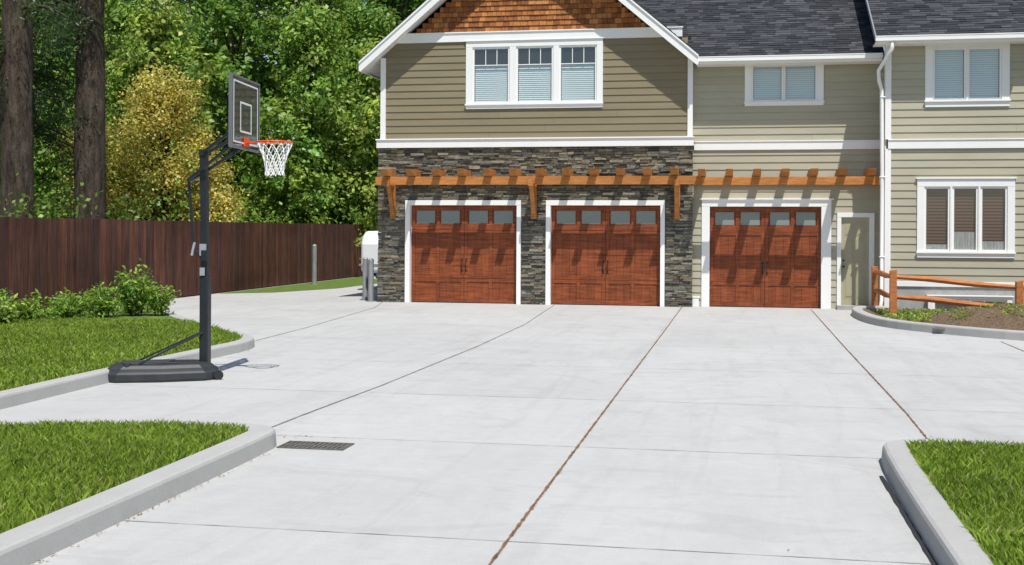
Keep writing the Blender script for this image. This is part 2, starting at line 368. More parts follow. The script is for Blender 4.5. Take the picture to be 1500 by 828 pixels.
def shrub(name,x,y,h,r,n,size,base,z0=.12,el=.4):
    e=empty(name,(x,y,z0)); mb=MB(); C=[]
    for i in range(n):
        a=random.uniform(0,6.28); q=random.uniform(.2,1)*r; tx=x+math.cos(a)*q; ty=y+math.sin(a)*q; tz=z0+h*random.uniform(.45,1)*(1.15-.4*q/r)
        mb.tube([(x+math.cos(a)*q*.3,y+math.sin(a)*q*.3,z0),((x*.4+tx*.6),(y*.4+ty*.6),z0+(tz-z0)*.6),(tx,ty,tz)],[.008,.006,.003],4)
        for k in range(4): t=.35+.65*k/3; C.append((x+(tx-x)*t,y+(ty-y)*t,z0+(tz-z0)*t))
    mb.obj('stems',mBark,e)
    leafcloud('leaves',np.array(C),np.full(len(C),.13),10,size,base,.35,mLeaf,e,up=.6,elong=el)
for (x,y,h,r,n) in [(-11.9,22.4,1.05,.38,24),(-12.3,21.9,.6,.5,22),(-12.7,21.2,.5,.5,24),(-13.2,20.6,.45,.5,22),(-13.0,19.6,.4,.45,22),(-13.7,20.2,.7,.4,20),(-11.5,22.6,.7,.35,16),(-13.9,19.0,.6,.5,20),(-12.4,23.2,.8,.4,18),(-13.6,22.6,.45,.5,18),(-14.0,24.5,.5,.4,14),(-13.3,25.3,.35,.4,12)]:
    shrub('shrub',x,y,h,r,n,.055,random.choice([(.26,.40,.055),(.21,.35,.05),(.34,.45,.09)]))
mb=MB(); mb.poly([(-14.9,33,.006),(-13.6,34,.006),(-12.6,37,.006),(-12.4,42,.006),(-14.9,47,.006)]); mb.obj('grass_strip',mSoilG)
# ------------------------------------------------------------------ fence
e=empty('wooden_fence',(-15,30,0)); mb=MB(); y=6.0
while y<52:
    w=.138; h=2.12+random.uniform(-.012,.012); xo=random.uniform(-.006,.006)
    mb.box(-15.02+xo,-15.0+xo,y,y+w,.03,h,jcol(random.choice([(.11,.046,.032),(.09,.040,.03),(.135,.056,.036),(.075,.038,.032)]),.18)); y+=w+.007
mb.obj('boards',mFence,e)
mb=MB()
for z in (.35,1.1,1.85): mb.box(-15.07,-15.03,6,52,z,z+.09,(.1,.05,.03))
yy=6
while yy<52: mb.box(-15.17,-15.07,yy,yy+.1,0,2.05,(.1,.05,.03)); yy+=2.4
x=-15.0
while x<-4: mb.box(x,x+.138,52.0,52.02,.03,2.12+random.uniform(-.01,.01),jcol((.12,.05,.03),.2)); x+=.145
mb.obj('rails_and_posts',mFence,e)
# ------------------------------------------------------------------ house
H=empty('house',(0,30.35,0)); W=30.35; WM=30.55; WR=29.65
OLV=(.235,.197,.122); BEI=(.42,.395,.295)
mb=MB()
tiles(mb,(0,W,4.27),(1,0,0),(0,0,1),(0,-1,0),lambda v:(-9.03,-1.16),2.55,(.182,.182),(2.6,4.6),(.022,.022),lambda:jcol(OLV,.03),holes=[(-6.83,-3.34,.80,2.6)],taper=.15,gap=.003,split=True,back=.02)
mb.obj('gable_siding',mSidD,H)
mb=MB()
mh=[(-.76,2.33,-1,2.66),(2.55,3.36,-1,2.34),(.29,2.13,5.09,6.13)]
tiles(mb,(0,WM,.0),(1,0,0),(0,0,1),(0,-1,0),lambda v:(-1.03,3.56),3.96,(.182,.182),(2.6,4.6),(.022,.022),lambda:jcol(BEI,.03),holes=mh,taper=.15,gap=.003,split=True,back=.02)
tiles(mb,(0,WM,4.16),(1,0,0),(0,0,1),(0,-1,0),lambda v:(-1.03,3.56),2.1,(.182,.182),(2.6,4.6),(.022,.022),lambda:jcol(BEI,.03),holes=[(.29,2.13,.93,1.97)],taper=.15,gap=.003,split=True,back=.02)
tiles(mb,(0,WR,.72),(1,0,0),(0,0,1),(0,-1,0),lambda v:(3.66,9.0),3.18,(.182,.182),(2.6,4.6),(.022,.022),lambda:jcol(BEI,.03),holes=[(4.31,6.42,.63,2.41)],taper=.15,gap=.003,split=True,back=.02)
tiles(mb,(0,WR,4.10),(1,0,0),(0,0,1),(0,-1,0),lambda v:(3.66,9.0),2.45,(.182,.182),(2.6,4.6),(.022,.022),lambda:jcol(BEI,.03),holes=[(4.48,6.29,.81,2.3)],taper=.15,gap=.003,split=True,back=.02)
tiles(mb,(3.57,WM,.0),(0,-1,0),(0,0,1),(-1,0,0),lambda v:(.0,.88),6.2,(.182,.182),(3,4),(.02,.02),lambda:jcol(BEI,.03),taper=.15,gap=.003,back=.01)
mb.obj('beige_siding',mSidD,H)
mb=MB()
tiles(mb,(-9.12,42,4.27),(0,-1,0),(0,0,1),(-1,0,0),lambda v:(0,11.6),2.1,(.182,.182),(2.6,4.6),(.022,.022),lambda:jcol(OLV,.03),taper=.15,gap=.003,back=.02)
mb.obj('side_siding',mSidD,H)
mb=MB()
mb.box(-9.1,-8.45,W+.03,W+.3,0,4.2);mb.box(-5.4,-4.7,W+.03,W+.3,0,4.2);mb.box(-1.75,-1.04,W+.03,W+.3,0,4.2);mb.box(-8.45,-5.4,W+.03,W+.3,2.66,4.2);mb.box(-4.7,-1.75,W+.03,W+.3,2.66,4.2)
mb.box(-9.1,-8.9,W+.3,42,0,6.3); mb.box(-9.1,9,42,42.2,0,6.3); mb.box(8.8,9,WR+.3,42,0,6.3)
mb.box(-9.0,-1.1,W+.5,W+.55,4.2,6.9); mb.box(-1.03,3.5,WM+.5,WM+.55,2.7,6.2); mb.box(3.6,8.8,WR+.5,WR+.55,.0,6.6)
mb.box(-8.6,-5.2,W+.32,W+.37,0,2.7);mb.box(-4.8,-1.6,W+.32,W+.37,0,2.7)
mb.obj('wall_core',mDark,H)
mb=MB(); mb.box(3.6,9.0,WR-.005,WR+.2,-.2,.72); mb.obj('foundation',mFound,H)
pal=[(.155,.145,.115),(.20,.18,.135),(.25,.225,.16),(.115,.108,.09),(.165,.158,.135),(.30,.265,.185),(.14,.125,.095),(.22,.208,.17),(.19,.155,.10),(.095,.09,.08),(.18,.17,.14)]
sc=lambda: jcol(random.choice(pal),.18)
mb=MB()
dh=[(-8.49,-5.38,-1,2.67),(-4.75,-1.70,-1,2.67)]
tiles(mb,(0,W,0),(1,0,0),(0,0,1),(0,-1,0),lambda v:(-9.22,-1.02),4.06,(.03,.075),(.10,.38),(.02,.085),sc,holes=dh,gap=.006,jit=.006,back=.06)
tiles(mb,(-9.12,42,0),(0,-1,0),(0,0,1),(-1,0,0),lambda v:(0,11.6),4.06,(.035,.085),(.15,.6),(.02,.09),sc,gap=.006,jit=.006,back=.04)
mb.obj('ledgestone_veneer',mStone,H)
mb=MB(); mb.box(-9.14,-8.49,W-.0,W+.029,0,4.06); mb.box(-5.38,-4.75,W,W+.029,0,4.06); mb.box(-1.70,-1.04,W,W+.029,0,4.06); mb.box(-8.49,-5.38,W,W+.029,2.67,4.06); mb.box(-4.75,-1.70,W,W+.029,2.67,4.06)
mb.obj('mortar',mDark,H)
mb=MB()
mb.box(-9.25,-1.0,W-.13,W+.02,4.05,4.25); mb.box(-9.27,-.99,W-.16,W+.02,4.25,4.285)
mb.box(-9.17,-9.03,W-.05,W+.03,4.285,6.42); mb.box(-1.16,-1.03,W-.05,WM+.02,4.285,6.32)
mb.box(-8.9,-1.3,W-.055,W+.02,6.80,7.02); mb.box(-8.92,-1.28,W-.08,W+.02,7.02,7.05)
mb.box(-1.0,3.56,WM-.055,WM+.02,3.95,4.15); mb.box(-1.0,3.56,WM-.075,WM+.02,4.15,4.175)
mb.box(3.60,9.0,WR-.055,WR+.02,3.89,4.09); mb.box(3.60,9.0,WR-.075,WR+.02,4.09,4.115)
mb.box(3.53,3.67,WR-.04,WR+.03,.1,3.89); mb.box(3.53,3.67,WR-.04,WR+.03,4.115,6.5); mb.box(3.53,3.56,WR+.03,WR+.15,.1,6.5)
mb.box(3.67,9.0,WR-.04,WR+.02,.62,.74)
mb.box(-1.02,-.86,WM-.04,WM+.02,.0,.22); mb.box(-1.02,-.83,WM-.05,WM+.02,.22,.26)
def frame(x0,x1,z1,a,b,t,Y,f):
    mb.box(x0,a,Y-f,Y+.22,0,t); mb.box(b,x1,Y-f,Y+.22,0,t); mb.box(x0,x1,Y-f-.003,Y+.22,t,z1)
frame(-8.47,-5.39,2.68,-8.34,-5.50,2.55,W,.1)
frame(-4.74,-1.71,2.68,-4.62,-1.82,2.55,W,.1)
frame(-.80,2.37,2.70,-.60,2.13,2.53,WM,.045)
mb.box(-.86,2.43,WM-.09,WM,2.70,2.735)
frame(2.51,3.40,2.38,2.61,3.28,2.27,WM,.045)
mb.obj('white_trim',mWhite,H,bevel=.004)
def window(name,x0,x1,z0,z1,panes,p0,p1,Y,blind,grid=False,spc=.052,curtain=False,lift=0.0):
    w=empty(name,((x0+x1)/2,Y,(z0+z1)/2)); w.parent=H; w.matrix_parent_inverse=Matrix.Translation(-H.location)
    m=MB(); f=Y-.05
    m.box(x0,x1,f,Y+.04,p1+.05,z1); m.box(x0-.03,x1+.03,f-.03,Y+.04,z1,z1+.03)
    m.box(x0,x1,f,Y+.04,z0,p0-.05); m.box(x0-.02,x1+.02,f-.035,f,p0-.09,p0-.05)
    xs=[x0]+[c for p in panes for c in (p[0]-.045,p[1]+.045)]+[x1]
    for i in range(0,len(xs),2): m.box(xs[i],xs[i+1],f+.002,Y+.04,p0-.05,p1+.05)
    for a,b in panes:
        for q in ((a-.045,a,p0-.05,p1+.05),(b,b+.045,p0-.05,p1+.05),(a,b,p1,p1+.05),(a,b,p0-.05,p0)): m.box(q[0],q[1],Y-.02,Y+.04,q[2],q[3])
        if grid:
            zz=p1-.42; m.box(a,b,Y-.008,Y+.006,zz-.011,zz+.011)
            for k in (1,2): xx=a+(b-a)*k/3; m.box(xx-.01,xx+.01,Y-.007,Y+.006,zz,p1)
    m.obj('frame',mWhite,w,bevel=.004); 
    g=MB(); bl=MB(); bk=MB(); cu=MB()
    for i,(a,b) in enumerate(panes):
        tl=random.uniform(-.004,.004)
        g.poly([(a,Y+.01,p0),(b,Y+.01+tl,p0),(b,Y+.01+tl,p1),(a,Y+.01,p1)])
        z=p0+.01+lift
        while z<p1-.02:
            bl.poly([(a+.01,Y+.055,z),(b-.01,Y+.055,z),(b-.01,Y+.070,z+spc*.93),(a+.01,Y+.070,z+spc*.93)]); z+=spc
        if curtain:
            n=14; zt=p0+[.12,.42,.2][i%3]
            for k in range(n):
                u0=a+.01+(b-a-.02)*k/n; u1=a+.01+(b-a-.02)*(k+1)/n; d0=.012*(k%2); d1=.012*((k+1)%2)
                cu.poly([(u0,Y+.03+d0,p0),(u1,Y+.03+d1,p0),(u1,Y+.03+d1,zt),(u0,Y+.03+d0,zt)])
        bk.box(a-.04,b+.04,Y+.16,Y+.18,p0-.05,p1+.05)
        bk.box(a-.045,a-.003,Y+.04,Y+.16,p0-.05,p1+.05); bk.box(b+.003,b+.045,Y+.04,Y+.16,p0-.05,p1+.05)
    g.obj('glass',mGlass,w); bl.obj('blinds',blind,w); bk.obj('room',mDark,w)
    if curtain: cu.obj('curtain',mCurtain,w)
window('upper_triple_window',-6.87,-3.30,5.05,6.80,[(-6.65,-5.76),(-5.50,-4.62),(-4.38,-3.50)],5.23,6.60,W,mBlindL,True)
window('upper_double_window',.25,2.17,5.05,6.17,[(.46,1.15),(1.25,1.97)],5.2,6.03,WM,mBlindL)
window('wing_upper_window',4.44,6.33,4.87,6.44,[(4.66,5.32),(5.44,6.11)],5.08,6.22,WR,mBlindL)
window('wing_lower_window',4.27,6.46,1.31,3.17,[(4.48,4.97),(5.11,5.60),(5.74,6.25)],1.5,2.94,WR,mBlindB,spc=.075,curtain=True)
window('basement_window',4.52,6.40,-.1,.40,[(4.68,5.42),(5.50,6.24)],.0,.29,WR-.06,mBlindL)
mb=MB(); pk=9.97; sl=.85
def gab(v):
    hw=(pk-.30-(7.05+v))/sl; return (-5.2-hw,-5.2+hw)
tiles(mb,(0,W,7.05),(1,0,0),(0,0,1),(0,-1,0),gab,2.6,(.13,.14),(.08,.2),(.03,.04),lambda:jcol(random.choice([(.38,.145,.045),(.29,.105,.035),(.46,.19,.06),(.23,.085,.03)]),.15),taper=.3,gap=.008,back=.02)
mb.obj('cedar_gable_shingles',mCedar,H)
mb=MB(); mb.poly([(-9.1,W+.02,6.2),(-1.1,W+.02,6.2),(-5.2,W+.02,9.7)]); mb.obj('gable_core',mDark,H)
mb=MB(); mw=MB(); ms=MB()
cx=-5.25; ex=4.34; ov=29.83
def V3(p,y): return (p.x,y,p.z)
for s in (-1,1):
    e0=Vector((cx+s*ex,0,pk-sl*ex)); r0=Vector((cx,0,pk)); d=(r0-e0).normalized(); n=Vector((-d.z,0,d.x)); n=n if n.z>0 else -n
    t=.21
    b2=Vector((cx,0,r0.z-t/abs(n.z)))
    mw.hexa([V3(e0-Vector((0,0,t/abs(n.z))),ov),V3(b2,ov),V3(b2,ov+.04),V3(e0-Vector((0,0,t/abs(n.z))),ov+.04),V3(e0,ov),V3(r0,ov),V3(r0,ov+.04),V3(e0,ov+.04)])
    up=Vector((0,0,.035)); lo=Vector((0,0,-.045))
    o2=e0+(-d)*.03
    mw.hexa([V3(o2+lo,ov-.03),V3(r0+lo,ov-.03),V3(r0+lo,ov-.002),V3(o2+lo,ov-.002),V3(o2+up*.2,ov-.03),V3(r0+up*.2,ov-.03),V3(r0+up*.2,ov-.002),V3(o2+up*.2,ov-.002)])
    za=Vector((0,0,.2)); zb=Vector((0,0,.17))
    ms.hexa([V3(e0-za,ov+.042),V3(r0-za,ov+.042),V3(r0-za,W+.1),V3(e0-za,W+.1),V3(e0-zb,ov+.042),V3(r0-zb,ov+.042),V3(r0-zb,W+.1),V3(e0-zb,W+.1)])
    if s<0:
        q=e0+d*.72
        ms.hexa([V3(e0-za,W+.102),V3(q-za,W+.102),V3(q-za,42.2),V3(e0-za,42.2),V3(e0-zb,W+.102),V3(q-zb,W+.102),V3(q-zb,42.2),V3(e0-zb,42.2)])
    mw.box(min(e0.x,e0.x+s*.03),max(e0.x,e0.x+s*.03),ov+.002,(42.3 if s<0 else WM-.35),e0.z-.25,e0.z-.01)
    mb.hexa([V3(e0-Vector((0,0,.03)),ov+.0),V3(r0-Vector((0,0,.03)),ov+.0),V3(r0-Vector((0,0,.03)),42.4),V3(e0-Vector((0,0,.03)),42.4),V3(e0+up,ov),V3(r0+up,ov),V3(r0+up,42.4),V3(e0+up,42.4)],(.04,.042,.048))
    L=(r0-e0).length
    rp=[(.040,.042,.048),(.054,.056,.063),(.031,.033,.038),(.068,.070,.076)]
    tiles(mb,V3(e0+Vector((0,0,.037)),ov if s>0 else 42.4),(0,1 if s>0 else -1,0),tuple(d),tuple(n),lambda v:(0,42.4-ov),L,(.14,.14),(.2,.5),(.008,.016),lambda:jcol(random.choice(rp),.15),taper=.2,gap=.004)
mw.obj('rake_boards',mWhite,H); ms.obj('soffit',mWhite,H); mb.obj('gable_roof_shingles',mRoof,H)
def slope_roof(name,xl,y0,z0,k,length):
    m=MB(); d=Vector((0,1,k)).normalized(); n=Vector((0,-k,1)).normalized()
    tiles(m,(0,y0,z0),(1,0,0),tuple(d),tuple(n),xl,length,(.14,.14),(.12,.42),(.006,.02),lambda:jcol(random.choice(rp),.18),taper=.25,gap=.004,back=.03)
    m.obj(name,mRoof,H)
d06=math.cos(math.atan(.62))
def xl_mid(v):
    z=6.24+v*d06*.62; return (min(-.9,-5.25+(pk-z)/.85),3.55)
slope_roof('middle_roof_shingles',xl_mid,29.97,6.24,.62,7)
slope_roof('wing_roof_shingles',lambda v:(3.27,9.3),29.15,6.52,.62,8)
mb=MB()
for (x0,x1,y0,z0,L) in ((-.9,3.55,29.97,6.24,6),(3.27,9.3,29.15,6.52,7)):
    mb.hexa([(x0,y0,z0-.07),(x1,y0,z0-.07),(x1,y0+L,z0-.07+.62*L),(x0,y0+L,z0-.07+.62*L),(x0,y0,z0-.035),(x1,y0,z0-.035),(x1,y0+L,z0-.035+.62*L),(x0,y0+L,z0-.035+.62*L)],(.05,.05,.055))
mb.obj('roof_deck',mRoof,H)
mb=MB()
mb.hexa([(3.235,29.1,6.36),(3.268,29.1,6.36),(3.268,36,6.36+6.9*.62),(3.235,36,6.36+6.9*.62),(3.235,29.1,6.50),(3.268,29.1,6.50),(3.268,36,6.5+6.9*.62),(3.235,36,6.5+6.9*.62)])
mb.obj('wing_rake',M('rake_grey',(.22,.23,.25),.6),H)
mb=MB()
for (x0,x1,y0,z0,wy) in ((-.93,3.50,29.97,6.2,WM),(3.24,6.64,29.15,6.48,WR)):
    mb.box(x0,x1,y0,y0+.02,z0-.16,z0-.0)
    mb.box(x0,x1,y0-.12,y0-.105,z0-.10,z0+.015); mb.box(x0,x1,y0-.105,y0-.003,z0-.10,z0-.09); mb.box(x0,x1,y0-.128,y0-.12,z0-.005,z0+.018)
    mb.box(x0,x0+.01,y0-.105,y0-.003,z0-.09,z0+.01); mb.box(x1-.01,x1,y0-.105,y0-.003,z0-.09,z0+.01)
    mb.box(x0,x1,y0+.022,wy-.03,z0-.155,z0-.13)
mb.obj('gutters_and_soffits',mWhite,H)
mb=MB(); mb.tube([(3.62,29.09,6.42),(3.62,29.1,6.2),(3.50,29.2,6.0),(3.36,29.5,5.75),(3.38,29.54,5.5),(3.44,29.55,5.3),(3.46,29.55,3),(3.46,29.55,.3),(3.42,29.4,.12)],.045,10)
for z in (5.1,3.2,1.3): mb.box(3.40,3.53,29.50,29.61,z,z+.03)
mb.obj('downspout',mWhite,H,smooth=True)
def garage(name,x0,x1,top,Y):
    g=empty(name,((x0+x1)/2,Y,0)); g.parent=H; g.matrix_parent_inverse=Matrix.Translation(-H.location)
    m=MB(); B=(.235,.062,.022)
    c=lambda:jcol(B,.12)
    yf=Y; x0+=.01;x1-=.01; z=.02; hs=(top-.03)/4; mid=(x0+x1)/2
    for r in range(4):
        za=z+r*hs; zb=za+hs-.008
        m.box(x0,x1,yf+.03,yf+.07,za,zb,c())
        for s in (0,1):
            a=x0 if s==0 else mid+.004; b=mid-.004 if s==0 else x1; st=.085
            for q in (a,(a+b)/2-st/2,b-st): m.box(q,q+st,yf,yf+.03,za,zb,c())
            segs=((a+st,(a+b)/2-st/2),((a+b)/2+st/2,b-st))
            for u,w in segs:
                rt=.11 if r==3 else (.09 if r==0 else (.08 if r==2 else 0.0)); rb=.16 if r==3 else (.10 if r==0 else (.0 if r==2 else .07))
                if rt: m.box(u,w,yf+.001,yf+.03,zb-rt,zb,c())
                if rb: m.box(u,w,yf+.001,yf+.03,za,za+rb,c())
                if r<3:
                    n=3
                    for k in range(n):
                        pa=u+(w-u)*k/n; pb=u+(w-u)*(k+1)/n; m.box(pa+.002,pb-.002,yf+.018,yf+.03,za+rb,zb-rt,c())
    m.obj('panels',mDoor,g,bevel=.003)
    gl=MB(); za=z+3*hs; zb=za+hs-.006
    for s in (0,1):
        a=x0 if s==0 else mid+.004; b=mid-.004 if s==0 else x1
        for u,w in ((a+.085,(a+b)/2-.0425),((a+b)/2+.0425,b-.085)): gl.box(u+.04,w-.04,yf+.022,yf+.029,za+.17,zb-.12)
    gl.obj('lites',mFrost,g)
    hd=MB()
    for s in (-1,1):
        hx=mid+s*.055; hd.tube([(hx,yf,.86),(hx,yf-.05,.89),(hx,yf-.05,1.09),(hx,yf,1.12)],.012,6); hd.box(hx-.02,hx+.02,yf-.008,yf,.82,.88); hd.box(hx-.02,hx+.02,yf-.008,yf,1.10,1.16)
    hd.obj('handles',mBlk,g)
    wt=MB(); wt.box(x0-.01,x1+.01,yf+.001,yf+.04,-.005,.02); wt.obj('bottom_seal',mRubber,g)
garage('garage_door',-8.34,-5.50,2.55,W+.08); garage('garage_door',-4.62,-1.82,2.55,W+.08); garage('garage_door',-.60,2.13,2.53,WM+.08)
g=empty('entry_door',(2.95,WM,0)); g.parent=H; g.matrix_parent_inverse=Matrix.Translation(-H.location)
m=MB(); Y=WM+.03; m.box(2.61,3.28,Y,Y+.05,.1,2.27)
for (a,b) in ((2.69,2.91),(2.98,3.20)):
    for (p,q) in ((.28,.95),(1.12,1.72),(1.82,2.14)):
        m.box(a,b,Y-.006,Y,p,q); m.box(a+.04,b-.04,Y-.014,Y-.006,p+.04,q-.04)
m.obj('leaf',mManDoor,g,bevel=.004)
m=MB(); m.tube([(2.67,Y-.06,1.05),(2.67,Y,1.05)],.028,10); m.tube([(2.67,Y-.03,1.2),(2.67,Y,1.2)],.025,10); m.obj('lockset',mBlk,g)
m=MB(); m.box(2.5,3.41,WM-.35,WM+.06,0,.1); m.obj('threshold',mFound,g)
P=empty('pergola',(-2.9,29.8,3.2)); P.parent=H; P.matrix_parent_inverse=Matrix.Translation(-H.location)
m=MB(); OC=(.47,.19,.052); oc=lambda:jcol(OC,.14)
m.box(-9.12,-3.0,29.72,29.80,3.06,3.27,oc()); m.box(-2.998,-.80,29.72,29.80,3.06,3.27,oc()); m.box(-.798,3.5,29.72,29.80,3.04,3.24,oc())
m.box(-9.0,-1.1,W-.17,W-.115,3.1,3.27,oc()); m.box(-.98,3.5,WM-.08,WM-.03,3.06,3.24,oc())
x=-8.80; hw=.088
for i in range(19):
    dz=0 if x<-.9 else -.03; cc=oc(); yb=W-.11 if x<-1.1 else WM-.03
    m.hexa([(x-hw,29.46,3.31+dz),(x+hw,29.46,3.31+dz),(x+hw,yb,3.22+dz),(x-hw,yb,3.22+dz),(x-hw,29.36,3.45+dz),(x+hw,29.36,3.45+dz),(x+hw,yb,3.45+dz),(x-hw,yb,3.45+dz)],cc)
    x+=.668
for bx in (-8.78,-5.04,-1.40):
    c1=oc(); m.box(bx-.07,bx+.07,W-.22,W-.112,2.2,3.25,c1)
    pts=[(W-.16,2.30),(W-.30,2.62),(W-.45,2.9),(29.78,3.08)]
    for a,b in zip(pts[:-1],pts[1:]): m.beam((bx,a[0],a[1]),(bx,b[0],b[1]),.11,.13,c1,up=(0,-1,.4))
    m.box(bx-.06,bx+.06,29.6,W-.11,3.02,3.19,c1)
m.obj('timbers',mPerg,P,bevel=.006)
# ------------------------------------------------------------------ planter, rail fence
e=empty('planter_bed',(5,25,0)); mb=MB(); pts=[(p.x,p.y,.11) for p in inP]+[(13.9,WR,.02),(3.55,WR,.05)]; mb.poly(pts); mb.obj('soil',mMulch,e)
me=MB(); n=26; R=[]
for i in range(n+1):
    row=[]
    for j in range(n+1):
        x=3.7+4.2*i/n; y=23.4+3.4*j/n; r=math.hypot((x-5.6)/1.9,(y-25.1)/1.6); z=.09+.34*max(0,1-r*r)**.8*(1+.25*math.sin(x*5)*math.cos(y*6))+random.uniform(-.015,.015)*(r<1)
        if r>=1: z=.09
        row.append((x,y,z))
    R.append(row)
for i in range(n):
    for j in range(n): me.poly([R[i][j],R[i+1][j],R[i+1][j+1],R[i][j+1]])
me.obj('mulch_mound',mMulch,e,smooth=True)
C=[]
while len(C)<130:
    x=random.uniform(3,6.5); y=random.uniform(22.8,28.5)
    if y<24.9-(x-3.1)*.75+.35 or x<3.05: continue
    r=math.hypot((x-5.6)/1.9,(y-25.1)/1.6)
    if r<.8 and random.random()<.7: continue
    C.append((x,y,.13+.34*max(0,1-r*r)**.8))
leafcloud('ground_cover',np.array(C),np.full(len(C),.2),26,.03,(.26,.36,.05),.4,mLeaf,e,flat=.3)
e=empty('split_rail_fence',(3.36,26.66,0)); mb=MB(); RC=(.42,.16,.055)
posts=[(3.31,29.6,1.1),(3.36,26.66,1.1),(5.83,26.3,.92),(8.3,26.0,.9)]
for (x,y,z) in posts:
    mb.hexa([(x-.075,y-.07,0),(x+.075,y-.07,0),(x+.07,y+.07,0),(x-.07,y+.07,0),(x-.07,y-.065,z-.03),(x+.07,y-.07,z),(x+.065,y+.065,z),(x-.07,y+.07,z-.02)],jcol(RC,.1))
def rail(a,b,col):
    a=Vector(a);b=Vector(b); pts=[a,a.lerp(b,.3)+Vector((0,0,.015)),a.lerp(b,.65)+Vector((0,0,-.012)),b]; mb.tube(pts,[.05,.07,.065,.045],6,col)
for (p,q) in ((0,1),(1,2),(2,3)):
    for f in (.15,.58):
        A=posts[p];B=posts[q]; rail((A[0],A[1],A[2]-f),(B[0],B[1],B[2]-f),jcol(RC,.15))
mb.obj('posts_and_rails',mRail,e,bevel=.008)
# ------------------------------------------------------------------ bollards, trailer
for (x,y,h,r) in ((-9.78,31.0,1.12,.075),(-9.45,30.45,1.1,.075),(-14.3,39.5,1.35,.08)):
    e=empty('bollard',(x,y,0)); mb=MB(); mb.tube([(x,y,0),(x,y,h),(x,y,h+.03),(x,y,h+.045)],[r,r,r*.75,r*.3],16); mb.tube([(x,y,0),(x,y,.015)],[r*1.7,r*1.7],16); mb.obj('pipe',mGal,e,smooth=False)
e=empty('camper_trailer',(-10.5,38,0)); mb=MB()
prof=[(.0,.55),(.0,1.45),(.12,1.72),(.4,1.86),(3.4,1.9),(3.7,1.75),(3.8,1.4),(3.8,.55)]
A=[(-11.5,35.9+p[0],p[1]) for p in prof]; B=[(-9.6,35.9+p[0],p[1]) for p in prof]
mb.poly(A); mb.poly(B[::-1])
for k in range(len(prof)): j=(k+1)%len(prof); mb.poly([A[k],B[k],B[j],A[j]])
bo=mb.obj('body',mTrailer,e)
bm=bmesh.new(); bm.from_mesh(bo.data); bmesh.ops.remove_doubles(bm,verts=bm.verts,dist=1e-4); bmesh.ops.recalc_face_normals(bm,faces=bm.faces); bm.to_mesh(bo.data); bm.free()
bv=bo.modifiers.new('bevel','BEVEL'); bv.width=.14; bv.segments=4; bv.limit_method='ANGLE'; bv.angle_limit=.9
mb=MB(); mb.box(-11.52,-9.58,35.88,39.72,.78,.84); mb.beam((-10.9,35.9,.5),(-10.55,34.6,.48),.08,.1); mb.beam((-10.2,35.9,.5),(-10.55,34.6,.48),.08,.1); mb.tube([(-10.55,34.75,0.05),(-10.55,34.75,.7)],.03,8); mb.obj('chassis_and_band',mGal,e)
mb=MB()
for x in (-11.45,-9.85): mb.tube([(x,37.9,.33),(x+.2,37.9,.33)],.33,24)
mb.obj('wheels',mRubber,e)
# ------------------------------------------------------------------ basketball hoop
e=empty('basketball_hoop',(-6.60,14.22,0)); Yc=14.22; px=-6.60; RA=math.radians(30); pc=(px,Yc)
mb=MB()
def ring(z,s):
    out=[]
    for (x,y) in [(-1.20,-.17),(-1.08,-.27),(-.55,-.36),(-.02,-.34),(.12,-.24),(.17,0),(.12,.24),(-.02,.34),(-.55,.36),(-1.08,.27),(-1.20,.17),(-1.23,0)]:
        c0=-.53; out.append((px+c0+(x-c0)*s,Yc+y*(s if s>.9 else s*.98),z))
    return out
rg=[ring(0,.96),ring(.03,1.0),ring(.10,1.0),ring(.115,.975),ring(.12,.95),ring(.165,.91),ring(.20,.84),ring(.21,.78)]
for r in rg: mb.v+=r
for k in range(len(rg)-1):
    for j in range(12): mb.f.append((k*12+j,k*12+(j+1)%12,(k+1)*12+(j+1)%12,(k+1)*12+j)); mb.c.append((1,1,1))
mb.f.append(tuple((len(rg)-1)*12+j for j in range(12))); mb.c.append((1,1,1)); mb.f.append(tuple(j for j in range(12))[::-1]); mb.c.append((1,1,1))
for q in (-.16,.0,.16): mb.box(px-1.0,px-.35,Yc+q-.03,Yc+q+.03,.205,.23)
mb.tube([(px-.95,Yc-.2,.19),(px-.95,Yc-.2,.24)],.045,12)
mb.rotz(pc,RA)
mb.obj('water_tank_base',mBlkP,e,bevel=.008)
mb=MB()
for s in (-1,1): mb.tube([(px+.14,Yc+s*.27-.02,.06),(px+.14,Yc+s*.27+.02,.06)],.06,14)
mb.rotz(pc,RA); mb.obj('wheels',mRubber,e)
mb=MB()
mb.beam((px,Yc,.04),(px,Yc,1.29),.115,.115,up=(0,1,0)); mb.obj('lower_pole',mBlk,e,bevel=.012)
mb=MB(); mb.beam((px-.0,Yc,1.29),(px-.03,Yc,2.86),.085,.085,up=(0,1,0)); mb.box(px-.075,px+.045,Yc-.06,Yc+.06,2.82,2.9)
bx=-6.17
for s in (-1,1):
    y=Yc+s*.055
    mb.beam((px-.02,y,2.86),(bx,y+s*.12,3.12),.022,.04); mb.beam((px-.23,y,2.50),(bx,y+s*.12,2.95),.022,.04)
mb.beam((px-.23,Yc,2.50),(px-.03,Yc,2.60),.05,.035)
mb.beam((px-.23,Yc,2.50),(px-.16,Yc,1.62),.03,.03,up=(0,1,0)); mb.beam((px-.16,Yc,1.62),(px-.02,Yc,1.50),.03,.03)
mb.box(px-.03,px+.05,Yc-.075,Yc-.04,1.48,1.62)
st=len(mb.v)
for s in (-1,1): mb.beam((px-.03,Yc+s*.05,.58),(px-.85,Yc+s*.2,.20),.022,.022)
mb.rotz(pc,RA,st)
mb.obj('upper_pole_and_arms',mBlk,e,bevel=.004)
